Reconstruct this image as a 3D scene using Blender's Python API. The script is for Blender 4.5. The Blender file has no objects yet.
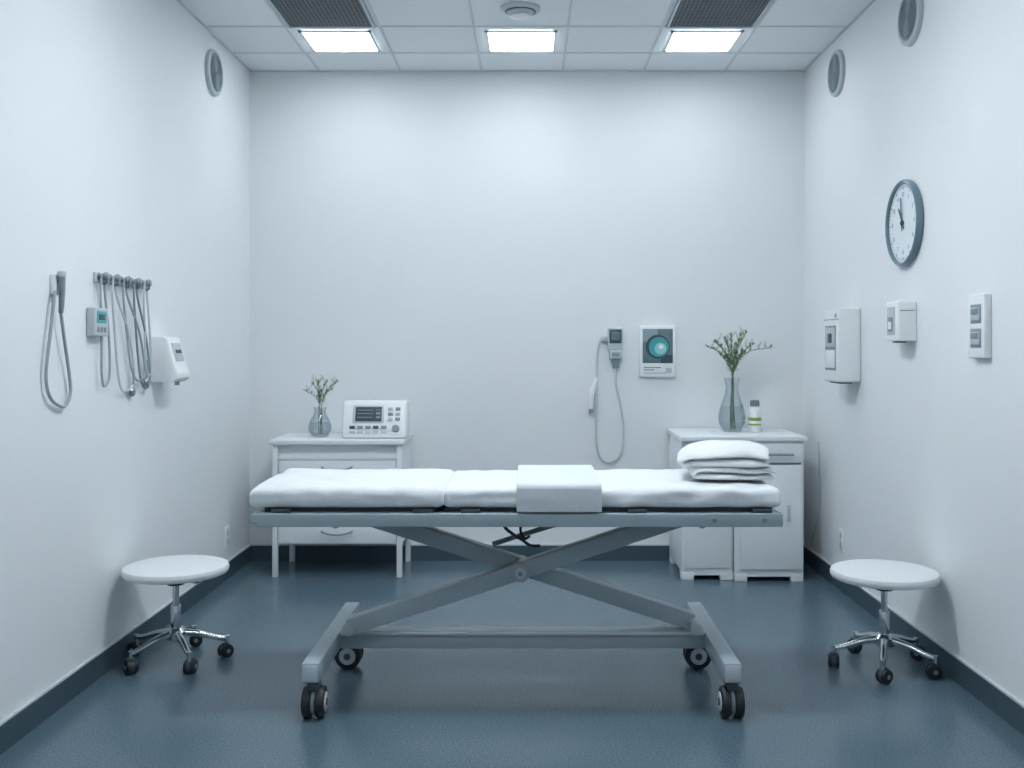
import bpy, bmesh, math, random
from mathutils import Vector, Matrix, noise
random.seed(7)
scene = bpy.context.scene
try:
    scene.view_settings.view_transform = 'Standard'
except Exception:
    pass

# ------------------------------------------------------------------ materials
def lin(c):
    return tuple(((v/255)/12.92 if v/255 <= 0.04045 else ((v/255+0.055)/1.055)**2.4) for v in c) + (1.0,)

def mat(name, rgb, rough=0.5, metal=0.0, nscale=30, var=0.03, bump=0.0, bscale=60, stretch=(1, 1, 1), coat=0.0, spec=0.5, rvar=0.0):
    m = bpy.data.materials.new(name); m.use_nodes = True
    nt = m.node_tree; n = nt.nodes; l = nt.links
    p = n["Principled BSDF"]
    tc = n.new("ShaderNodeTexCoord")
    mp = n.new("ShaderNodeMapping"); mp.inputs["Scale"].default_value = stretch
    l.new(tc.outputs["Object"], mp.inputs["Vector"])
    nz = n.new("ShaderNodeTexNoise"); nz.inputs["Scale"].default_value = nscale; nz.inputs["Detail"].default_value = 4
    l.new(mp.outputs[0], nz.inputs["Vector"])
    mx = n.new("ShaderNodeMix"); mx.data_type = 'RGBA'
    c = lin(rgb)
    mx.inputs[6].default_value = tuple(max(0, v*(1-var)) for v in c[:3]) + (1,)
    mx.inputs[7].default_value = tuple(min(1, v*(1+var)) for v in c[:3]) + (1,)
    l.new(nz.outputs["Fac"], mx.inputs[0])
    l.new(mx.outputs[2], p.inputs["Base Color"])
    p.inputs["Roughness"].default_value = rough
    if rvar > 0:
        mr = n.new("ShaderNodeMapRange"); mr.inputs[3].default_value = rough-rvar; mr.inputs[4].default_value = rough+rvar
        n2 = n.new("ShaderNodeTexNoise"); n2.inputs["Scale"].default_value = 5; n2.inputs["Detail"].default_value = 6
        l.new(mp.outputs[0], n2.inputs["Vector"]); l.new(n2.outputs["Fac"], mr.inputs[0]); l.new(mr.outputs[0], p.inputs["Roughness"])
    p.inputs["Metallic"].default_value = metal
    p.inputs["Coat Weight"].default_value = coat
    p.inputs["Specular IOR Level"].default_value = spec
    if bump > 0:
        nb = n.new("ShaderNodeTexNoise"); nb.inputs["Scale"].default_value = bscale; nb.inputs["Detail"].default_value = 5
        l.new(mp.outputs[0], nb.inputs["Vector"])
        b = n.new("ShaderNodeBump"); b.inputs["Strength"].default_value = bump; b.inputs["Distance"].default_value = 0.01
        l.new(nb.outputs["Fac"], b.inputs["Height"]); l.new(b.outputs[0], p.inputs["Normal"])
    return m

def emit_mat(name, rgb, strength):
    m = bpy.data.materials.new(name); m.use_nodes = True
    p = m.node_tree.nodes["Principled BSDF"]
    p.inputs["Base Color"].default_value = lin(rgb)
    p.inputs["Emission Color"].default_value = lin(rgb)
    p.inputs["Emission Strength"].default_value = strength
    return m

def glass_mat(name, tint, hi=0.55):
    m = bpy.data.materials.new(name); m.use_nodes = True
    nt = m.node_tree; n = nt.nodes; l = nt.links
    n.remove(n["Principled BSDF"])
    out = n["Material Output"]
    t = n.new("ShaderNodeBsdfTransparent"); t.inputs[0].default_value = tint
    g = n.new("ShaderNodeBsdfGlossy"); g.inputs["Roughness"].default_value = 0.05; g.inputs[0].default_value = (.62, .68, .71, 1)
    lw = n.new("ShaderNodeLayerWeight"); lw.inputs[0].default_value = .35
    pw = n.new("ShaderNodeMapRange"); pw.inputs[1].default_value = 0; pw.inputs[2].default_value = 1
    pw.inputs[3].default_value = .04; pw.inputs[4].default_value = hi
    l.new(lw.outputs["Facing"], pw.inputs[0])
    mx = n.new("ShaderNodeMixShader")
    l.new(pw.outputs[0], mx.inputs[0]); l.new(t.outputs[0], mx.inputs[1]); l.new(g.outputs[0], mx.inputs[2])
    l.new(mx.outputs[0], out.inputs["Surface"])
    return m

M_wall = mat("wall_paint", (232, 236, 239), 0.7, nscale=3, var=0.012, bump=0.04, bscale=180)
M_ceil = mat("ceiling_tile", (238, 242, 244), 0.9, nscale=250, var=0.04, bump=0.15, bscale=300)
M_grid = mat("ceiling_grid", (212, 218, 222), 0.6)
M_floor = mat("vinyl_floor", (86, 108, 121), 0.21, nscale=150, var=0.85, bump=0.06, bscale=120, spec=.6, rvar=.05)
M_base = mat("baseboard_vinyl", (62, 82, 94), 0.5)
M_basetop = mat("baseboard_cap", (205, 213, 217), 0.5)
M_white = mat("white_plastic", (236, 240, 242), 0.35)
M_lam = mat("white_laminate", (234, 239, 242), 0.4, nscale=8, var=0.01)
M_lamin = mat("laminate_inner", (196, 204, 209), 0.6)
M_seam = mat("seam_grey", (120, 132, 140), 0.7)  # plain grey for panel seams and the bottle cap
M_lgrey = mat("light_grey_plastic", (190, 200, 206), 0.45)
M_mgrey = mat("mid_grey_plastic", (132, 147, 156), 0.45)
M_dgrey = mat("dark_grey_plastic", (62, 74, 84), 0.4)
M_black = mat("black_rubber", (30, 36, 42), 0.5)
M_frame = mat("painted_steel", (160, 175, 183), 0.38, nscale=14, var=0.02)
M_chrome = mat("chrome", (205, 212, 216), 0.15, metal=1.0)
M_steel = mat("brushed_steel", (150, 160, 166), 0.3, metal=0.9)
M_vinyl = mat("upholstery_sheet", (224, 230, 234), 0.55, nscale=5, var=0.01, bump=0.8, bscale=8, stretch=(1.2, 2.2, .8))
M_sheet = mat("sheet_cotton", (214, 221, 226), 0.8, bump=0.15, bscale=30)
M_towel = mat("towel_terry", (228, 232, 235), 0.95, bump=0.5, bscale=220)
M_seat = mat("seat_vinyl", (228, 233, 236), 0.4, bump=0.04, bscale=30)
M_screen = mat("screen_glass", (66, 82, 92), 0.12)
M_screen2 = mat("screen_trace", (140, 160, 168), 0.3)
M_teal = mat("teal_print", (70, 165, 170), 0.4, nscale=18, var=0.25)
M_teal2 = mat("pale_teal_print", (150, 210, 208), 0.4, nscale=20, var=0.2)
M_tealdk = mat("slate_print", (96, 122, 130), 0.4, nscale=12, var=0.2)
M_rim = mat("clock_rim_slate", (104, 130, 142), 0.35)
M_face = mat("clock_face", (226, 235, 239), 0.5)
M_hose = mat("hose_grey", (158, 170, 177), 0.45)
M_hosew = mat("hose_pale", (198, 206, 211), 0.45)
M_leaf = mat("leaf_green", (126, 152, 124), 0.6, nscale=20, var=0.3)
M_leaf2 = mat("flower_pale", (196, 210, 182), 0.7, nscale=30, var=0.2)
M_stem = mat("stem_green", (112, 130, 98), 0.6)
M_glass = glass_mat("vase_glass", (.95, .97, .975, 1))
M_water = glass_mat("vase_water", (.90, .93, .93, 1), .2)
M_green = mat("label_green", (150, 172, 92), 0.5)
M_vent = mat("vent_grille", (124, 132, 138), 0.5)
M_ventdk = mat("vent_dark", (52, 60, 68), 0.8)
LEDS = {}
def led(s):
    if s not in LEDS: LEDS[s] = emit_mat("panel_led_%d" % int(s), (244, 250, 255), s)
    return LEDS[s]

# ------------------------------------------------------------------ builder
def rotz(a): return Matrix.Rotation(a, 4, 'Z')
def T(x, y, z): return Matrix.Translation((x, y, z))
def crom(P, i, t):
    n = len(P); a, b_, c, d = P[max(i-1, 0)], P[i], P[min(i+1, n-1)], P[min(i+2, n-1)]
    return 0.5*((2*b_)+(c-a)*t+(2*a-5*b_+4*c-d)*t*t+(-a+3*b_-3*c+d)*t**3)

class B:
    def __init__(s, name, M=None):
        s.name = name; s.bm = bmesh.new(); s.mats = []; s.M = M or Matrix.Identity(4); s.L = Matrix.Identity(4)
    def mi(s, m):
        if m not in s.mats: s.mats.append(m)
        return s.mats.index(m)
    def add(s, bm2, m, X=None):
        X = s.L @ X if X is not None else s.L
        i = s.mi(m)
        vm = {}
        for v in bm2.verts: vm[v] = s.bm.verts.new(X @ v.co)
        for f in bm2.faces:
            try:
                nf = s.bm.faces.new([vm[v] for v in f.verts]); nf.material_index = i; nf.smooth = True
            except ValueError: pass
        bm2.free()
    def box(s, x0, x1, y0, y1, z0, z1, m, bev=0.0, seg=2, X=None):
        b = bmesh.new(); bmesh.ops.create_cube(b, size=1)
        for v in b.verts:
            v.co = Vector(((x0+x1)/2+v.co.x*(x1-x0), (y0+y1)/2+v.co.y*(y1-y0), (z0+z1)/2+v.co.z*(z1-z0)))
        if bev > 0:
            bmesh.ops.bevel(b, geom=list(b.edges), offset=bev, segments=seg, affect='EDGES', profile=0.5)
        s.add(b, m, X)
    def prism(s, pts, x0, x1, m, bev=0.0, X=None):
        b = bmesh.new()
        a = [b.verts.new((x0, p[0], p[1])) for p in pts]; c = [b.verts.new((x1, p[0], p[1])) for p in pts]
        b.faces.new(a); b.faces.new(c[::-1])
        n = len(pts)
        for i in range(n): b.faces.new([a[i], c[i], c[(i+1) % n], a[(i+1) % n]])
        bmesh.ops.recalc_face_normals(b, faces=b.faces)
        if bev > 0: bmesh.ops.bevel(b, geom=list(b.edges), offset=bev, segments=3, affect='EDGES', profile=0.5)
        s.add(b, m, X)
    def lathe(s, prof, m, seg=32, X=None, closed=True):
        b = bmesh.new(); rings = []
        for r, z in prof:
            if r < 1e-6: rings.append([b.verts.new((0, 0, z))])
            else: rings.append([b.verts.new((r*math.cos(2*math.pi*k/seg), r*math.sin(2*math.pi*k/seg), z)) for k in range(seg)])
        for a, c in zip(rings, rings[1:]):
            for k in range(seg):
                k2 = (k+1) % seg
                if len(a) == 1 and len(c) == 1: continue
                if len(a) == 1: b.faces.new([a[0], c[k], c[k2]])
                elif len(c) == 1: b.faces.new([a[k], a[k2], c[0]])
                else: b.faces.new([a[k], a[k2], c[k2], c[k]])
        bmesh.ops.recalc_face_normals(b, faces=b.faces)
        s.add(b, m, X)
    def cyl(s, p0, p1, r, m, seg=24, r2=None, bev=0.0):
        p0 = Vector(p0); p1 = Vector(p1); d = p1-p0; h = d.length
        q = d.to_track_quat('Z', 'Y').to_matrix().to_4x4()
        r2 = r if r2 is None else r2
        if bev: prof = [(0, 0), (r-bev, 0), (r-bev*.3, bev*.3), (r, bev), (r2, h-bev), (r2-bev*.3, h-bev*.3), (r2-bev, h), (0, h)]
        else: prof = [(0, 0), (r, 0), (r2, h), (0, h)]
        s.lathe(prof, m, seg, Matrix.Translation(p0) @ q)
    def tube(s, pts, r, m, seg=10, sub=8, closed=False):
        P = [Vector(p) for p in pts]; out = []
        n = len(P)
        rng = range(n) if closed else range(n-1)
        for i in rng:
            if closed: a, b_, c, d = P[(i-1) % n], P[i], P[(i+1) % n], P[(i+2) % n]
            else: a, b_, c, d = P[max(i-1, 0)], P[i], P[i+1], P[min(i+2, n-1)]
            for k in range(sub):
                t = k/sub
                out.append(0.5*((2*b_)+(c-a)*t+(2*a-5*b_+4*c-d)*t*t+(-a+3*b_-3*c+d)*t**3))
        if not closed: out.append(P[-1])
        b = bmesh.new(); rings = []
        up = None; N = len(out)
        for i, p in enumerate(out):
            if closed: t = out[(i+1) % N]-out[i-1]
            else: t = out[min(i+1, N-1)]-out[max(i-1, 0)]
            if t.length < 1e-9: t = Vector((0, 0, 1))
            t.normalize()
            if up is None: up = t.orthogonal().normalized()
            up = (up-t*up.dot(t))
            if up.length < 1e-6: up = t.orthogonal()
            up.normalize(); sd = t.cross(up)
            rr = r(i/(N-1)) if callable(r) else r
            rings.append([b.verts.new(p+(up*math.cos(2*math.pi*k/seg)+sd*math.sin(2*math.pi*k/seg))*rr) for k in range(seg)])
        pr = list(zip(rings, rings[1:]))
        if closed: pr.append((rings[-1], rings[0]))
        for a, c in pr:
            for k in range(seg): b.faces.new([a[k], a[(k+1) % seg], c[(k+1) % seg], c[k]])
        if not closed: b.faces.new(rings[0][::-1]); b.faces.new(rings[-1])
        s.add(b, m)
    def cushion(s, x0, x1, y0, y1, z0, z1, r, m, n=(30, 16, 4), fn=None, X=None):
        cx, cy, cz = (x0+x1)/2, (y0+y1)/2, (z0+z1)/2
        h = ((x1-x0)/2, (y1-y0)/2, (z1-z0)/2)
        r = min(r, *[v*0.98 for v in h])
        def co(hh, k):
            e = [-hh, -hh+.35*r, -hh+.7*r]
            inner = [-hh+r+(2*hh-2*r)*i/k for i in range(k+1)]
            return e+inner+[-v for v in e[::-1]]
        C = [co(h[i], n[i]) for i in range(3)]
        b = bmesh.new(); V = {}
        nx, ny, nz_ = len(C[0]), len(C[1]), len(C[2])
        def gv(i, j, k):
            if (i, j, k) in V: return V[(i, j, k)]
            p = Vector((C[0][i], C[1][j], C[2][k]))
            q = Vector([max(-h[a]+r, min(h[a]-r, p[a])) for a in range(3)])
            d = p-q
            if d.length > 1e-9: p = q+d.normalized()*r
            p += Vector((cx, cy, cz))
            if fn: p = fn(p)
            V[(i, j, k)] = b.verts.new(p); return V[(i, j, k)]
        for i in range(nx-1):
            for j in range(ny-1):
                for k in (0, nz_-1): b.faces.new([gv(i, j, k), gv(i+1, j, k), gv(i+1, j+1, k), gv(i, j+1, k)])
        for i in range(nx-1):
            for k in range(nz_-1):
                for j in (0, ny-1): b.faces.new([gv(i, j, k), gv(i+1, j, k), gv(i+1, j, k+1), gv(i, j, k+1)])
        for j in range(ny-1):
            for k in range(nz_-1):
                for i in (0, nx-1): b.faces.new([gv(i, j, k), gv(i, j+1, k), gv(i, j+1, k+1), gv(i, j, k+1)])
        bmesh.ops.recalc_face_normals(b, faces=b.faces)
        s.add(b, m, X)
    def text(s, body, size, m, X):
        cu = bpy.data.curves.new("t", 'FONT'); cu.body = body; cu.size = size; cu.align_x = 'CENTER'; cu.align_y = 'CENTER'; cu.extrude = 0.0004
        ob = bpy.data.objects.new("t", cu); scene.collection.objects.link(ob)
        bpy.context.view_layer.update()
        dg = bpy.context.evaluated_depsgraph_get()
        me = bpy.data.meshes.new_from_object(ob.evaluated_get(dg))
        b = bmesh.new(); b.from_mesh(me)
        bpy.data.objects.remove(ob); bpy.data.curves.remove(cu); bpy.data.meshes.remove(me)
        s.add(b, m, X @ Matrix.Rotation(math.pi/2, 4, 'X'))
    def done(s, angle=38):
        me = bpy.data.meshes.new(s.name)
        s.bm.normal_update()
        s.bm.to_mesh(me); s.bm.free()
        for m in s.mats: me.materials.append(m)
        me.set_sharp_from_angle(angle=math.radians(angle))
        ob = bpy.data.objects.new(s.name, me); ob.matrix_world = s.M
        scene.collection.objects.link(ob)
        return ob

# ------------------------------------------------------------------ room
XL, XR, YB, YF, H = -1.717, 1.68, 6.13, -1.4, 3.0
t = 0.1
def slab(name, x0, x1, y0, y1, z0, z1, m):
    b = B(name); b.box(x0, x1, y0, y1, z0, z1, m); return b.done()
slab("floor", XL-t, XR+t, YF-t, YB+t, -t, 0, M_floor)
slab("ceiling", XL-t, XR+t, YF-t, YB+t, H, H+t, M_ceil)
slab("wall_left", XL-t, XL, YF-t, YB+t, 0, H, M_wall)
slab("wall_right", XR, XR+t, YF-t, YB+t, 0, H, M_wall)
slab("wall_back", XL, XR, YB, YB+t, 0, H, M_wall)
slab("wall_front", XL, XR, YF-t, YF, 0, H, M_wall)
bh = 0.092
def bb(name, x0, x1, y0, y1, cap):
    b = B(name); b.box(x0, x1, y0, y1, 0, bh, M_base); b.box(*cap, bh, bh+0.008, M_basetop); b.done()
bb("baseboard_back", XL+.012, XR-.012, YB-.012, YB, (XL+.012, XR-.012, YB-.010, YB))
bb("baseboard_left", XL, XL+.012, YF, YB, (XL, XL+.010, YF, YB))
bb("baseboard_right", XR-.012, XR, YF, YB, (XR-.010, XR, YF, YB))
gx = [-1.29+.497*i for i in range(6)]
gy = [5.75-.48*i for i in range(15)]
b = B("trim_1")
for x in gx: b.box(x-.007, x+.007, YF, YB, H-.003, H, M_grid)
for y in gy: b.box(XL, XR, y-.007, y+.007, H-.004, H, M_grid)
b.box(XL, XR, YB-.012, YB, H-.005, H, M_grid); b.box(XL, XL+.012, YF, YB, H-.005, H, M_grid); b.box(XR-.012, XR, YF, YB, H-.005, H, M_grid)
b.done()
def light(cx, cy, s):
    b = B("ceiling_light_panel", T(cx, cy, H-.004)); w = .195; d = .185
    for a in ((-w, w, -d, -d+.018), (-w, w, d-.018, d), (-w, -w+.018, -d, d), (w-.018, w, -d, d)): b.box(*a, -.008, 0, M_white)
    b.box(-w+.018, w-.018, -d+.018, d-.018, -.005, 0, led(s))
    for i in range(3):
        for j in range(2):
            px = -.11+.11*i; py = -.06+.12*j
            for k in range(4):
                for q in range(2):
                    b.cyl((px-.03+.02*k, py-.01+.02*q, -.005), (px-.03+.02*k, py-.01+.02*q, -.008), .007, M_mgrey, 8)
    b.done()
cxs = [(gx[0]+gx[1])/2, (gx[2]+gx[3])/2, (gx[4]+gx[5])/2]
for r, S in ((0, (15, 16, 15)), (4, (8, 104, 8)), (8, (6, 30, 6)), (12, (12, 12, 12))):  # rows past the first are out of view, added to brighten the walls
    for x, s_ in zip(cxs, S): light(x, gy[0]-.24-.48*r, float(s_))
for x in (cxs[0], cxs[2]):
    b = B("ceiling_vent", T(x, gy[1]-.24, H-.004)); w = .228
    b.box(-w, w, -w, w, -.004, 0, M_ventdk)
    for a in ((-w, w, -w, -w+.012), (-w, w, w-.012, w), (-w, -w+.012, -w, w), (w-.012, w, -w, w)): b.box(*a, -.010, -.004, M_lgrey)
    for i in range(20):
        p = -w+.022+i*.0217
        b.box(p, p+.006, -w+.012, w-.012, -.007, -.004, M_vent); b.box(-w+.012, w-.012, p, p+.006, -.007, -.004, M_vent)
    b.done()
b = B("smoke_detector", T(cxs[1], 4.98, H))
b.lathe([(0, 0), (.1, 0), (.1, -.012), (.085, -.02), (.07, -.022), (.066, -.03), (.04, -.04), (0, -.042)], M_lgrey, 40)
b.lathe([(.045, -.0385), (.05, -.045), (.03, -.052), (0, -.054)], M_white, 32)
b.lathe([(.071, -.0215), (.074, -.026), (.078, -.0215)], M_dgrey, 32)
b.done()

# ------------------------------------------------------------------ wall frames
def LW(y, z): return T(XL, y, z) @ rotz(math.pi/2)
def RW(y, z): return T(XR, y, z) @ rotz(-math.pi/2)
def BW(x, z): return T(x, YB, z)
OUT = Matrix.Rotation(math.pi/2, 4, 'X')

def speaker(M):
    b = B("wall_speaker", M)
    b.lathe([(0, 0), (.122, 0), (.125, .008), (.122, .020), (.112, .026), (.104, .022)], M_lgrey, 48, OUT)
    b.lathe([(.105, .016), (.104, .022), (.06, .025), (0, .026)], M_mgrey, 48, OUT)
    for r in (.092, .080, .068, .056, .044, .032, .020, .008):
        b.tube([(r*math.cos(a*math.pi/8), -.0262, r*math.sin(a*math.pi/8)) for a in range(16)], .0024, M_mgrey, 5, 2, closed=True)
    b.done()
speaker(LW(5.40, 2.79)); speaker(RW(5.45, 2.80)); speaker(RW(4.39, 2.76))

# clock
b = B("wall_clock", RW(4.45, 1.862))
b.lathe([(0, 0), (.185, 0), (.192, .006), (.193, .02), (.190, .030), (.184, .034), (.176, .030), (.174, .020)], M_rim, 64, OUT)
b.lathe([(.177, .015), (.174, .019), (0, .019)], M_face, 64, OUT)
for i in range(60):
    a = i*math.pi/30
    X = Matrix.Rotation(a, 4, 'Y')
    if i % 5 == 0: b.box(-.0025, .0025, -.0205, -.019, .150, .166, M_mgrey, X=X)
    else: b.box(-.001, .001, -.0205, -.019, .158, .166, M_mgrey, X=X)
for h in range(1, 13):
    a = h*math.pi/6
    b.text(str(h), .028, M_mgrey, T(.128*math.sin(a), -.020, .128*math.cos(a)))
b.box(-.005, .005, -.025, -.023, -.03, .080, M_dgrey, X=Matrix.Rotation(math.radians(-32), 4, 'Y'))
b.box(-.004, .004, -.028, -.026, -.035, .115, M_dgrey, X=Matrix.Rotation(math.radians(-6), 4, 'Y'))
b.cyl((0, -.019, 0), (0, -.031, 0), .009, M_dgrey)
b.done()

# paper towel dispenser
b = B("paper_towel_dispenser", RW(5.195, 1.32))
b.box(-.125, .125, -.117, 0, -.19, .19, M_white, .010, 4)
b.box(-.123, .123, -.1185, -.05, .130, .133, M_seam, 0)
b.box(-.095, .085, -.1195, -.115, -.13, .10, M_mgrey, .002)
b.box(-.085, .075, -.122, -.117, -.01, .090, M_lgrey, .003)
b.box(-.085, .075, -.122, -.117, -.12, -.025, M_white, .003)
b.box(-.04, .03, -.1235, -.117, .01, .06, M_dgrey, .002)
b.box(-.08, .08, -.10, -.03, -.198, -.19, M_dgrey, .002)
b.cyl((.09, -.119, .15), (.09, -.122, .15), .010, M_mgrey)
b.done()
# soap dispenser
b = B("soap_dispenser", RW(4.415, 1.4235))
b.box(-.078, .078, -.083, 0, -.087, .087, M_white, .008, 4)
b.box(-.055, .04, -.086, -.08, -.06, .065, M_lgrey, .004)
b.box(-.04, .02, -.089, -.08, -.045, .02, M_mgrey, .004)
b.box(-.03, .01, -.091, -.08, -.035, .0, M_white, .004)
b.box(-.03, .03, -.07, -.03, -.094, -.086, M_dgrey, .002)
b.box(.079, .0795, -.075, -.01, .045, .048, M_seam)
b.done()
# switch plate
b = B("light_switch_panel", RW(3.705, 1.39))
b.box(-.068, .068, -.028, 0, -.118, .118, M_white, .005, 3)
for zc in (.045, -.045):
    b.box(-.045, .045, -.0295, -.025, zc-.036, zc+.036, M_mgrey, .003)
    b.box(-.034, .034, -.034, -.027, zc-.024, zc+.024, M_lgrey, .003)
    b.box(-.028, .028, -.037, -.03, zc-.002, zc+.02, M_mgrey, .002)
b.done()
def outlet(M):
    b = B("power_outlet", M)
    b.box(-.04, .04, -.008, 0, -.06, .06, M_white, .003)
    for z in (-.025, .025):
        b.lathe([(0, .0095), (.018, .0095), (.018, .006)], M_lgrey, 20, T(0, 0, z) @ OUT)
        for x in (-.006, .006): b.box(x-.0015, x+.0015, -.0105, -.009, z-.006, z+.006, M_lgrey)
    b.done()
outlet(LW(5.65, .235)); outlet(RW(5.38, .27))
b = B("power_cable", Matrix.Identity(4))
b.tube([(1.674, 5.80, .76), (1.672, 5.78, .62), (1.672, 5.76, .42), (1.671, 5.85, .26), (1.674, 5.95, .13)], .003, M_lgrey)
b.done()

# left wall: probe with looped cord
b = B("wall_mounted_probe", LW(3.60, 1.52))
b.box(-.028, .028, -.02, 0, -.02, .055, M_white, .006, 3)
b.tube([(0, -.02, .03), (0, -.032, .03), (-.002, -.036, .035)], .008, M_lgrey)
b.tube([(-.005, -.034, .05), (-.004, -.034, 0), (0, -.03, -.06), (.004, -.026, -.085)], lambda u: .013-.005*u, M_mgrey, 12)
b.cyl((-.005, -.034, .045), (-.006, -.034, .065), .015, M_lgrey, bev=.004)
b.tube([(.004, -.026, -.08), (.03, -.025, -.17), (.085, -.018, -.30), (.10, -.016, -.38), (.05, -.016, -.425), (-.05, -.016, -.39), (-.09, -.018, -.31), (-.065, -.02, -.17), (-.035, -.02, -.04), (-.02, -.015, -.005)], .006, M_hose)
b.done()

# hook rail with hanging stethoscopes
b = B("stethoscope_hook_rail", LW(4.175, 1.585))
b.box(-.25, .25, -.012, 0, -.018, .022, M_lgrey, .005, 3)
hk = [-.22, -.11, 0, .11, .22]
for x in hk:
    b.lathe([(0, .010), (.016, .010), (.016, .014), (.007, .018), (.007, .030), (.015, .034), (.018, .042), (.013, .050), (0, .052)], M_steel, 20, T(x, 0, .006) @ OUT)
    b.tube([(x, -.012, -.012), (x, -.034, -.024), (x, -.046, -.012)], .004, M_steel)
random.seed(3)
for i, (x, w, d, sh) in enumerate([(-.22, .05, .43, .03), (-.11, .10, .46, .12), (0, .07, .42, .16), (.11, .05, .455, .13), (.22, .03, .40, .05)]):
    mm = (M_hose, M_hosew, M_hose, M_mgrey, M_hosew)[i]
    y = -.028
    b.tube([(x-.012, y, 0), (x-.02, y, -.06), (x-.01+sh*.2, y+.004, -d*.5), (x+sh*.6-.015, y+.006, -d*.88), (x+sh, y+.008, -d), (x+sh+w, y+.008, -d*.9), (x+sh*.6+w*.9, y+.004, -d*.5), (x+.018, y, -.06), (x+.012, y, 0), (x, y, .014), (x-.012, y, 0)], .0048, mm)
for x, z in ((.10, -.465), (.26, -.43)):
    b.lathe([(0, .010), (.018, .010), (.021, .018), (.016, .026), (0, .03)], M_steel, 24, T(x, 0, z) @ OUT)
    b.tube([(x, -.018, z+.015), (x-.004, -.024, z+.05), (x-.012, -.026, z+.10)], .0045, M_hose)
b.done()

# small wall thermostat
b = B("wall_thermostat", LW(3.93, 1.41))
b.box(-.065, .065, -.034, 0, -.056, .056, M_lgrey, .006, 3)
b.box(-.045, .045, -.036, -.03, -.004, .042, M_teal, .002)
b.box(-.03, .03, -.037, -.033, .008, .03, M_screen, .001)
for i in range(3): b.box(-.04+.03*i, -.02+.03*i, -.037, -.033, -.04, -.02, M_mgrey, .002)
b.done()

# hand sanitizer dispenser
b = B("hand_sanitizer_dispenser", LW(4.61, 1.25))
b.prism([(0, -.10), (0, .108), (-.06, .108), (-.074, .10), (-.110, -.03), (-.122, -.06), (-.122, -.082), (-.10, -.10)], -.085, .085, M_white, .006)
tl = T(0, -.092, .035) @ Matrix.Rotation(math.radians(-15), 4, 'X')
b.box(-.05, .05, -.006, .004, -.04, .045, M_lgrey, .003, X=tl)
for i in range(3): b.box(-.035+.025*i, -.018+.025*i, -.009, -.004, -.005, .012, M_dgrey, .002, X=tl)
b.cyl((0, -.09, -.098), (0, -.09, -.115), .012, M_mgrey)
b.done()

# ------------------------------------------------------------------ back wall instruments
b = B("wall_diagnostic_instrument", BW(.525, 1.32))
b.box(-.05, .04, -.045, 0, -.03, .105, M_lgrey, .008, 3)
b.box(-.042, .032, -.048, -.04, .01, .095, M_screen, .003)
b.box(-.03, .02, -.050, -.045, .03, .08, M_tealdk, .002)
b.box(-.04, .035, -.05, 0, -.085, -.03, M_lgrey, .006, 3)
b.box(-.028, .022, -.053, -.045, -.07, -.045, M_mgrey, .002)
b.prism([(0, -.14), (0, -.085), (-.04, -.085), (-.03, -.14)], -.02, .02, M_mgrey, .004)
b.box(-.085, -.05, -.03, 0, .02, .055, M_lgrey, .005)
b.tube([(-.065, -.03, .045), (-.095, -.035, .03), (-.115, -.03, -.05), (-.118, -.025, -.25), (-.12, -.022, -.45), (-.115, -.022, -.62), (-.085, -.022, -.70), (-.03, -.022, -.715), (.03, -.022, -.66), (.045, -.022, -.52), (.03, -.022, -.38), (.0, -.025, -.24), (-.002, -.028, -.14)], .007, M_hosew)
b.tube([(-.118, -.03, -.20), (-.135, -.035, -.26), (-.15, -.035, -.32), (-.152, -.035, -.40)], lambda u: .009+.008*math.sin(u*3.1), M_white, 14)
b.box(-.16, -.11, -.028, 0, -.30, -.26, M_white, .005)
b.cyl((-.152, -.035, -.39), (-.152, -.035, -.415), .014, M_mgrey)
b.done()

b = B("wall_monitor_display", BW(.779, 1.28))
b.box(-.111, .111, -.03, 0, -.156, .156, M_white, .006, 3)
b.box(-.092, .092, -.032, -.028, -.07, .138, M_tealdk, .001)
b.box(-.092, .0, -.0325, -.028, .06, .138, M_screen2)
b.box(.02, .092, -.0325, -.028, -.07, -.02, M_screen)
b.lathe([(0, .034), (.072, .034), (.074, .03)], M_dgrey, 40, T(.0, 0, .03) @ OUT)
b.lathe([(0, .035), (.060, .035), (.061, .031)], M_teal, 40, T(.006, 0, .028) @ OUT)
b.lathe([(0, .036), (.036, .036), (.037, .031)], M_teal2, 32, T(.016, 0, .018) @ OUT)
b.lathe([(0, .037), (.014, .037), (.015, .031)], M_white, 24, T(.02, 0, .03) @ OUT)
b.box(-.085, .02, -.0315, -.028, -.10, -.094, M_mgrey)
b.box(-.085, -.02, -.0315, -.028, -.115, -.109, M_mgrey)
b.box(-.085, .05, -.0315, -.028, -.135, -.128, M_lgrey)
b.box(.05, .085, -.033, -.028, -.13, -.10, M_lgrey, .002)
b.done()

# ------------------------------------------------------------------ left cabinet
x0, x1, y0, y1 = -1.465, -.728, 5.68, 6.115
b = B("drawer_cabinet")
b.box(x0-.012, x1+.012, y0-.02, y1, .755, .782, M_lam, .004)
for x in (x0, x1-.03):
    for y in (y0, y1-.03): b.box(x, x+.03, y, y+.03, 0, .755, M_lam, .002)
b.box(x0+.002, x0+.02, y0+.03, y1-.03, .187, .755, M_lam)
b.box(x1-.02, x1-.002, y0+.03, y1-.03, .187, .755, M_lam)
b.box(x0+.02, x1-.02, y1-.02, y1-.005, .187, .755, M_lam)
b.box(x0+.02, x1-.02, y0+.01, y1-.02, .668, .680, M_lam)
b.box(x0+.02, x1-.02, y0+.012, y1-.02, .187, .2, M_lam)
b.box(x0+.03, x1-.03, y0+.03, y0+.04, .68, .755, M_lam)
b.box(x0+.022, x1-.022, y0+.03, y1-.03, .2, .665, M_lamin)
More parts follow.
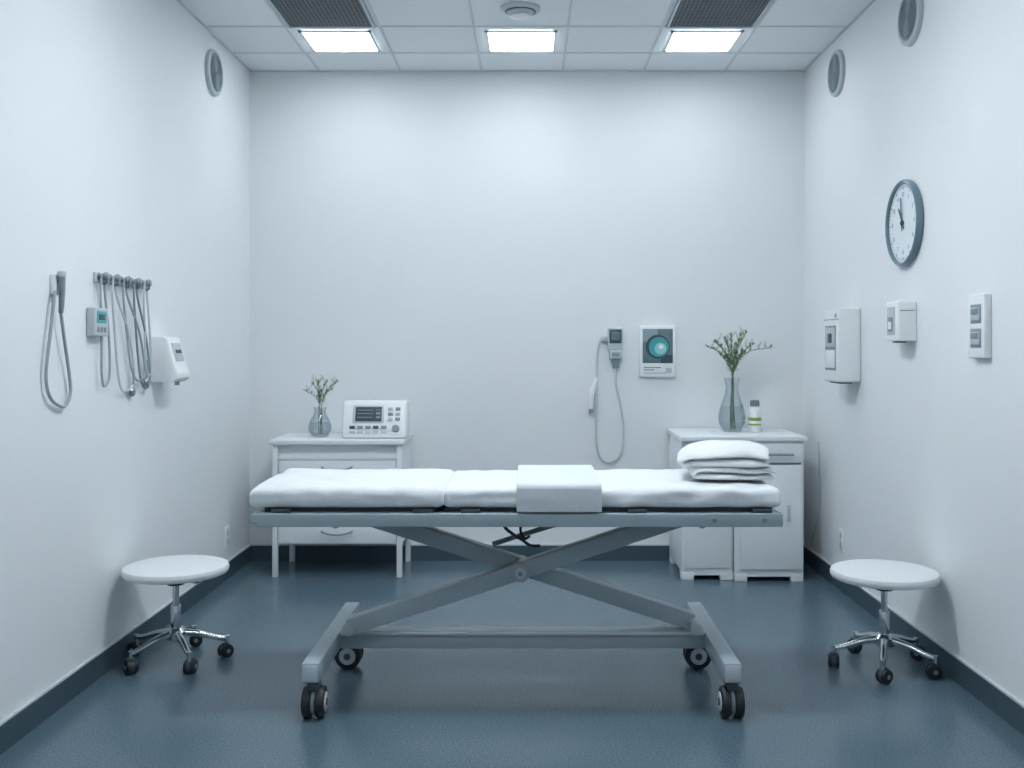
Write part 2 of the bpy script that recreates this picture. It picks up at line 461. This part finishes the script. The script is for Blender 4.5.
zs = [(.505, .664, .72), (.347, .500, .5), (.192, .342, .42)]
for za, zb, fr in zs:
    b.box(x0+.034, x1-.034, y0+.002, y0+.028, za, zb, M_lam, .003)
    zc = za+(zb-za)*fr; xc = (x0+x1)/2
    b.tube([(xc-.085, y0+.003, zc+.008), (xc-.08, y0-.018, zc+.004), (xc-.03, y0-.024, zc-.008), (xc+.03, y0-.024, zc-.008), (xc+.08, y0-.018, zc+.004), (xc+.085, y0+.003, zc+.008)], .005, M_mgrey)
b.done()

# right cabinet
b = B("storage_cabinet")
b.box(.835, 1.54, 5.55, 6.115, .785, .812, M_lam, .004)
b.box(.85, 1.138, 5.61, 6.10, .045, .785, M_lam, .003)
b.box(1.142, 1.525, 5.575, 6.10, .045, .785, M_lam, .003)
b.box(1.139, 1.142, 5.60, 6.1, .05, .78, M_seam)
b.box(.865, 1.125, 5.602, 5.611, .07, .765, M_lam, .002)
b.box(1.17, 1.512, 5.562, 5.576, .665, .772, M_lam, .003)
b.box(1.17, 1.512, 5.562, 5.576, .07, .652, M_lam, .003)
b.box(1.172, 1.510, 5.573, 5.5765, .652, .665, M_seam)
b.tube([(1.30, 5.562, .71), (1.305, 5.54, .712), (1.40, 5.536, .712), (1.455, 5.54, .712), (1.46, 5.562, .71)], .006, M_mgrey)
b.box(1.43, 1.445, 5.545, 5.562, .34, .43, M_lgrey, .003)
for xa, xb, ya in ((.85, 1.138, 5.61), (1.142, 1.525, 5.575)):
    for (a, c) in ((xa, xa+.07), (xb-.07, xb)):
        b.prism([(ya, 0), (ya, .047), (ya+.08, .047), (ya+.05, 0)], a, c, M_lam, .003)
        b.box(a, c, 6.03, 6.10, 0, .047, M_lam, .003)
    b.prism([(ya+.002, .028), (ya+.002, .047), (ya+.02, .047), (ya+.02, .028)], xa+.06, xb-.06, M_lam)
b.done()

# ------------------------------------------------------------------ patient monitor
D = T(-.895, 5.72, .782)
b = B("patient_monitor", D)
b.prism([(0, .012), (.012, 0), (.19, 0), (.20, .02), (.17, .19), (.15, .212), (.085, .218), (.065, .205)], -.185, .185, M_white, .012)
ang = math.atan2(.065, .193)
F = T(0, 0, .012) @ Matrix.Rotation(-ang, 4, 'X')
b.box(-.172, .172, -.004, .006, .012, .192, M_white, .004, X=F)
b.box(-.125, .055, -.007, .0, .080, .186, M_lgrey, .003, X=F)
b.box(-.110, .042, -.009, -.002, .090, .176, M_screen, .002, X=F)
for i, z in enumerate((.155, .135, .112)):
    b.box(-.10, -.01, -.0096, -.0088, z, z+.003, M_screen2, X=F)
    b.box(.01, .034, -.0096, -.0088, z-.004, z+.008, (M_tealdk, M_screen2, M_mgrey)[i], X=F)
for i in range(2):
    for j in range(3): b.box(.078+.042*i, .106+.042*i, -.010, -.002, .095+.03*j, .113+.03*j, (M_lgrey, M_mgrey)[(i+j) % 2], .002, X=F)
for i in range(5): b.box(-.14+.045*i, -.108+.045*i, -.010, -.002, .046, .064, M_mgrey if i % 3 else M_dgrey, .002, X=F)
for i in range(5): b.box(-.14+.045*i, -.108+.045*i, -.009, -.002, .020, .034, M_lgrey, .002, X=F)
b.lathe([(0, .018), (.020, .018), (.022, .0)], M_mgrey, 24, F @ T(.125, 0, .048) @ OUT)
b.done()

# ------------------------------------------------------------------ plants
def leaf(b, p, d, L, W, m):
    d = Vector(d).normalized(); sd = d.cross(Vector((0, 0, 1)))
    if sd.length < .1: sd = Vector((1, 0, 0))
    sd.normalize(); up = sd.cross(d)
    p = Vector(p); bm = bmesh.new()
    A = bm.verts.new(p); C = bm.verts.new(p+d*L-up*L*.12)
    l1 = bm.verts.new(p+d*L*.35+sd*W*.5+up*L*.05); l2 = bm.verts.new(p+d*L*.7+sd*W*.38)
    r1 = bm.verts.new(p+d*L*.35-sd*W*.5+up*L*.05); r2 = bm.verts.new(p+d*L*.7-sd*W*.38)
    m1 = bm.verts.new(p+d*L*.35); m2 = bm.verts.new(p+d*L*.7-up*L*.02)
    for f in ((A, l1, m1), (A, m1, r1), (l1, l2, m2, m1), (m1, m2, r2, r1), (l2, C, m2), (m2, C, r2)): bm.faces.new(f)
    b.add(bm, m)

def plant(name, M, prof, water, ztop, stems, leafL, rnd):
    random.seed(rnd)
    b = B(name, M)
    b.lathe(prof, M_glass, 40)
    b.lathe(water, M_water, 32)
    for (dx, dy, h, bend) in stems:
        base = Vector((random.uniform(-.02, .02), random.uniform(-.02, .02), .014))
        mid = Vector((random.uniform(-.012, .012), random.uniform(-.012, .012), ztop))
        tip = Vector((dx, dy, h))
        q1 = mid.lerp(tip, .5)+Vector((-dx*.18, -dy*.18, (h-ztop)*.10+bend))
        pts = [base, mid, q1, tip]
        b.tube(pts, lambda u: .0020-.0013*u, M_stem, 6, 8)
        n = int(((tip-mid).length)/.0095)
        for k in range(n):
            u = .12+.88*(k+.6)/n
            p = crom(pts, 1, u*2) if u < .5 else crom(pts, 2, min(1, u*2-1))
            side = Vector((math.cos(k*2.4), math.sin(k*2.4), 0))
            tg = (tip-q1).normalized()
            for sgn in (-1, 1):
                d = side*sgn*random.uniform(.5, 1)+tg*random.uniform(.5, 1.1)+Vector((0, 0, .25))
                if random.random() < .92:
                    leaf(b, p, d, leafL*random.uniform(.6, 1.15)*(1.15-u*.35), leafL*.28, M_leaf if random.random() < .65 else M_leaf2)
        for q in range(2):
            u = .45+.25*q
            p = crom(pts, 2, u)
            d = Vector((random.uniform(-1, 1), random.uniform(-.5, .5), 1.2)).normalized()*random.uniform(.04, .07)
            b.tube([p, p+d*.5+Vector((0, 0, .004)), p+d], .0009, M_stem, 5, 3)
            for k in range(5):
                pp = p+d*(.3+.16*k)
                for sgn in (-1, 1): leaf(b, pp, Vector((sgn*.8, random.uniform(-.6, .6), .6)), leafL*.5, leafL*.18, M_leaf2 if k > 2 else M_leaf)
    return b.done(60)

plant("potted_sprig_vase", T(-1.235, 5.88, .782),
      [(0, .004), (.040, .0), (.050, .006), (.066, .035), (.068, .06), (.054, .100), (.036, .130), (.032, .152), (.040, .172), (.038, .172), (.030, .152), (.034, .130), (.052, .100), (.065, .06), (.063, .035), (.045, .010), (0, .010)],
      [(0, .012), (.044, .012), (.060, .036), (.062, .06), (.057, .08), (0, .08)], .165,
      [(-.09, .0, .27, 0), (-.05, .03, .31, 0), (-.01, -.02, .325, 0), (.035, .02, .32, 0), (.08, -.01, .28, .01), (.10, .01, .32, 0), (.0, .03, .27, 0)], .031, 11)
plant("flower_vase", T(1.185, 5.87, .812),
      [(0, .004), (.048, 0), (.056, .006), (.076, .05), (.080, .09), (.066, .15), (.043, .215), (.036, .26), (.046, .315), (.044, .315), (.034, .26), (.041, .215), (.064, .15), (.077, .09), (.073, .05), (.052, .012), (0, .012)],
      [(0, .014), (.051, .014), (.071, .05), (.075, .09), (.064, .145), (0, .145)], .30,
      [(-.15, .0, .50, .02), (-.10, .04, .53, .01), (-.05, -.03, .55, 0), (.0, .03, .57, 0), (.05, -.02, .57, 0), (.09, .03, .58, 0), (.12, -.02, .51, .01), (.23, .0, .49, .04), (.03, .05, .48, 0), (-.07, .0, .45, 0), (.07, .0, .46, 0), (.01, -.04, .50, 0)], .036, 5)

b = B("lotion_bottle", T(1.315, 5.85, .812))
b.lathe([(0, 0), (.034, 0), (.037, .004), (.037, .125), (.033, .138), (.022, .146), (.020, .15), (0, .15)], M_white, 32)
b.lathe([(.0372, .04), (.0378, .04), (.0378, .085), (.0372, .085)], M_green, 32)
b.lathe([(.0378, .05), (.0382, .05), (.0382, .066), (.0378, .066)], M_white, 32)
b.lathe([(0, .15), (.026, .15), (.027, .155), (.027, .18), (.023, .185), (0, .185)], M_seam, 32)
b.done()

# ------------------------------------------------------------------ exam table
bx0, bx1, by0, by1 = -1.0, .907, 3.60, 4.15
b = B("examination_table")
zr0, zr1 = .668, .716
for ya, yb in ((by0-.02, by0+.025), (by1-.045, by1)):
    b.prism([(ya, zr0), (ya, zr1), (yb, zr1), (yb, zr0)], bx0+.02, bx1, M_frame, .004)
for x in (bx0+.02, -.35, .3, bx1-.05):
    b.box(x, x+.05, by0+.025, by1-.045, zr0+.004, zr1-.004, M_frame, .003)
b.prism([(by0-.019, zr0+.012), (by0-.019, zr1-.002), (by1-.003, zr1-.002), (by1-.003, zr0+.012)], bx0, bx0+.03, M_frame, .004)
b.box(bx0+.04, -.34, by0+.02, by1-.02, zr1, zr1+.018, M_black, .002)
b.box(-.31, bx1-.03, by0+.02, by1-.02, zr1, zr1+.018, M_black, .002)
for x in (-.93, -.42, -.25, .35, .80):
    b.box(x, x+.07, by0-.012, by0+.03, zr1, zr1+.014, M_dgrey, .003)
for x in (.66, .84):
    b.cyl((x, by0-.02, .692), (x, by0-.026, .692), .008, M_steel)
def wr(p):
    top = max(0, (p.z-.735)/.08)
    n1 = noise.noise(Vector((p.x*4, p.y*7, 1.3)))*.009 + noise.noise(Vector((p.x*14, p.y*9, 4.3)))*.007 - .003
    n1 = min(n1, .001)
    n2 = noise.noise(Vector((p.x*11, p.z*18, 9.1)))*.010
    yy = p.y + (n2 if p.y < 3.7 else 0)
    return Vector((p.x+noise.noise(Vector((p.y*9, p.z*9, 2)))*.004, yy, p.z+n1*top))
b.cushion(bx0-.016, -.305, by0-.012, by1, .733, .812, .030, M_vinyl, (90, 30, 4), wr)
b.cushion(-.318, bx1, by0-.006, by1, .733, .808, .026, M_vinyl, (150, 30, 4), wr)
fy0, fy1 = 3.50, 4.34
for x, s_ in ((-.77, -1), (.71, 1)):
    b.box(x-.031, x+.031, fy0, fy1, .135, .205, M_frame, .006)
    b.box(x-.027, x+.027, fy0-.004, fy0, .142, .198, M_lgrey, .002)
b.box(-.742, .682, 3.90, 3.975, .135, .205, M_frame, .005)
b.box(-.742, .682, 3.889, 3.90, .19, .202, M_lgrey, .002)
def arm(xa, za, xb, zb, ya, yb, w):
    d = Vector((xb-xa, 0, zb-za)); L = d.length; a = math.atan2(d.z, d.x)
    X = T(xa, 0, za) @ Matrix.Rotation(-a, 4, 'Y')
    b.box(0, L, ya, yb, -w/2, w/2, M_frame, .004, X=X)
arm(-.70, .232, .62, .665, 3.84, 3.905, .064)
arm(.64, .232, -.70, .665, 3.915, 3.98, .064)
b.cyl((-.037, 3.825, .447), (-.037, 3.99, .447), .036, M_frame, 32, bev=.003)
b.cyl((-.037, 3.815, .447), (-.037, 3.826, .447), .022, M_lgrey, 24, bev=.003)
b.cyl((-.037, 3.810, .447), (-.037, 3.816, .447), .009, M_mgrey, 6)
for x in (-.70, .62): b.cyl((x, by0, .675), (x, by1-.02, .675), .016, M_steel)
for x in (-.70, .64):
    b.cyl((x, 3.835, .226), (x, 3.985, .226), .024, M_frame, bev=.003)
    b.box(x-.03, x+.03, 3.90, 3.975, .2, .225, M_frame, .003)
b.cyl((-.15, 4.02, .52), (.30, 4.02, .66), .010, M_mgrey)
b.cyl((-.037, 4.0, .447), (-.037, 4.08, .447), .012, M_steel)
b.tube([(-.10, 3.75, .69), (-.095, 3.70, .65), (-.06, 3.69, .62), (-.03, 3.70, .60), (.0, 3.72, .575), (.035, 3.75, .567)], .006, M_black)
b.tube([(-.03, 3.75, .69), (-.035, 3.72, .63), (-.02, 3.72, .60), (.0, 3.72, .61)], .005, M_black)
def twin(x, y, ax):
    r = .055
    A = Vector((1, 0, 0)) if ax == 'X' else Vector((0, 1, 0))
    c = Vector((x, y, r))
    for s_ in (-1, 1):
        p0 = c+A*(.006*s_); p1 = c+A*(.040*s_)
        b.cyl(p0, p1, r, M_black, 36, bev=.010)
        b.cyl(c+A*(.039*s_), c+A*(.043*s_), .034, M_lgrey, 24, bev=.002)
        b.cyl(c+A*(.042*s_), c+A*(.046*s_), .014, M_dgrey, 16)
    b.cyl(c-A*.008, c+A*.008, .045, M_mgrey, 20)
    if ax == 'X': b.box(x-.020, x+.020, y-.03, y+.03, .10, .128, M_dgrey, .004)
    else: b.box(x-.03, x+.03, y-.020, y+.020, .10, .128, M_dgrey, .004)
    b.cyl((x, y, .11), (x, y, .137), .018, M_steel)
twin(-.765, 3.55, 'X'); twin(.715, 3.55, 'X'); twin(-.742, 4.10, 'Y'); twin(.685, 4.10, 'Y')
b.done()

# folded sheet draped over the middle
b = B("folded_drape_sheet")
zt = .810
prof = [(3.578, .722), (3.564, .724), (3.562, .77), (3.563, zt-.002), (3.567, zt+.008), (3.575, zt+.014), (3.590, zt+.017), (4.13, zt+.015), (4.148, zt+.011), (4.15, zt+.001), (3.588, zt+.001), (3.581, zt-.004)]
b.prism(prof, -.048, .256, M_sheet, .002)
b.done(50)

# towels
def folded(b, cx, cy, z, w, d, layers, th, rot, seed, sag=0.0, bulge=.62):
    half = w/2
    path = []
    for k in range(layers):
        zc = z+th*(k+.5)
        xs = [(-half+th*.5)+(w-th)*i/24 for i in range(25)]
        if k % 2: xs = xs[::-1]
        path += [(x, zc) for x in xs]
        if k < layers-1:
            sx = 1 if k % 2 == 0 else -1
            for a in (20, 45, 70, 90, 110, 135, 160):
                aa = math.radians(a-90)
                path.append((sx*(half-th*.5+math.cos(aa)*th*bulge), zc+th*.5+math.sin(aa)*th*.5))
    path = [(-p[0], p[1]) for p in path]
    n = len(path); ny = 30
    bm = bmesh.new(); g = []
    for side in (1, -1):
        rows = []
        for i, (x, zz) in enumerate(path):
            a = path[max(i-1, 0)]; c = path[min(i+1, n-1)]
            t_ = Vector((c[0]-a[0], c[1]-a[1])); t_.normalize(); nn = Vector((-t_.y, t_.x))*th*.49*side
            endt = min(1, min(i, n-1-i)/5)
            row = []
            for j in range(ny+1):
                v = j/ny; y = (v-.5)*d
                m_ = min(v, 1-v)/.16
                sh = math.sqrt(max(0, 1-(1-min(1, m_))**2))*.8+.2
                sh *= (.35+.65*math.sqrt(endt))
                px = x+nn.x*sh; pz = zz+nn.y*sh
                hfrac = (pz-z)/(th*layers)
                wv = noise.noise(Vector((px*6, y*5, seed)))*.018+noise.noise(Vector((px*16, y*12, seed+zz*10)))*.006
                pz += wv*hfrac - sag*hfrac*((px/half)**2*.7+(y/(d/2))**2)
                row.append(bm.verts.new((px+noise.noise(Vector((y*12, zz*30, seed)))*.008, y+noise.noise(Vector((px*10, zz*40, seed+3)))*.012, max(z+.0005, pz))))
            rows.append(row)
        g.append(rows)
        for i in range(n-1):
            for j in range(ny): bm.faces.new([rows[i][j], rows[i+1][j], rows[i+1][j+1], rows[i][j+1]])
    for i in range(n-1):
        for j in (0, ny): bm.faces.new([g[0][i][j], g[0][i+1][j], g[1][i+1][j], g[1][i][j]])
    for i in (0, n-1):
        for j in range(ny): bm.faces.new([g[0][i][j], g[0][i][j+1], g[1][i][j+1], g[1][i][j]])
    bmesh.ops.recalc_face_normals(bm, faces=bm.faces)
    b.add(bm, M_towel, T(cx, cy, 0) @ rotz(rot))
b = B("folded_towel_stack")
folded(b, .788, 3.89, .811, .31, .31, 2, .027, math.radians(-5), 1.0, sag=.004)
folded(b, .775, 3.89, .858, .335, .31, 2, .044, math.radians(-10), 5.0, sag=.028, bulge=.75)
b.done(80)

# ------------------------------------------------------------------ stools
def stool(x, y, a0):
    b = B("rolling_stool", T(x, y, 0))
    b.lathe([(0, .365), (.200, .365), (.209, .369), (.214, .380), (.214, .388), (.209, .398), (.195, .403), (.10, .405), (0, .405)], M_seat, 64)
    b.lathe([(0, .345), (.06, .345), (.17, .358), (.200, .3652), (0, .3652)], M_mgrey, 48)
    b.lathe([(0, .32), (.034, .32), (.038, .346), (0, .346)], M_dgrey, 24)
    b.cyl((0, 0, .20), (0, 0, .33), .013, M_chrome)
    b.cyl((0, 0, .10), (0, 0, .235), .021, M_chrome, bev=.003)
    b.lathe([(0, .085), (.028, .085), (.040, .095), (.040, .125), (.026, .14), (0, .14)], M_chrome, 32)
    b.tube([(.02, 0, .34), (.07, -.03, .338), (.12, -.05, .335)], .005, M_chrome)
    for k in range(5):
        a = math.radians(a0+72*k); c, s_ = math.cos(a), math.sin(a); R = .205
        b.tube([(.025*c, .025*s_, .118), (.09*c, .09*s_, .108), (.16*c, .16*s_, .086), (R*c, R*s_, .078)], lambda u: .016-.006*u, M_chrome, 12)
        b.cyl((R*c, R*s_, .05), (R*c, R*s_, .090), .010, M_chrome)
        q = a+.9+k*1.3; ax = Vector((math.cos(q), math.sin(q), 0)); o = Vector((-ax.y, ax.x, 0))*.008
        ce = Vector((R*c, R*s_, .029))+o
        for sg in (-1, 1): b.cyl(ce+ax*.005*sg, ce+ax*.022*sg, .029, M_black, 28, bev=.006)
        b.cyl(ce-ax*.007, ce+ax*.007, .026, M_dgrey, 20)
        b.cyl(ce-ax*.024, ce+ax*.024, .009, M_mgrey, 12)
        b.box(ce.x-.013, ce.x+.013, ce.y-.013, ce.y+.013, .045, .064, M_dgrey, .004)
    b.done()
stool(-1.480, 4.18, -56)
stool(1.449, 4.09, -111)

# ------------------------------------------------------------------ world + camera
w = bpy.data.worlds.new("w"); scene.world = w; w.use_nodes = True
w.node_tree.nodes["Background"].inputs[0].default_value = (.75, .8, .85, 1)
w.node_tree.nodes["Background"].inputs[1].default_value = .3
cd = bpy.data.cameras.new("camera"); cam = bpy.data.objects.new("camera", cd)
scene.collection.objects.link(cam); scene.camera = cam
cam.location = (0, 0, 1.32); cam.rotation_euler = (math.pi/2, 0, 0)
cd.sensor_width = 36; cd.lens = 1000/1024*36
cd.shift_x = -18/1024; cd.shift_y = -39/1024
cd.clip_start = .05
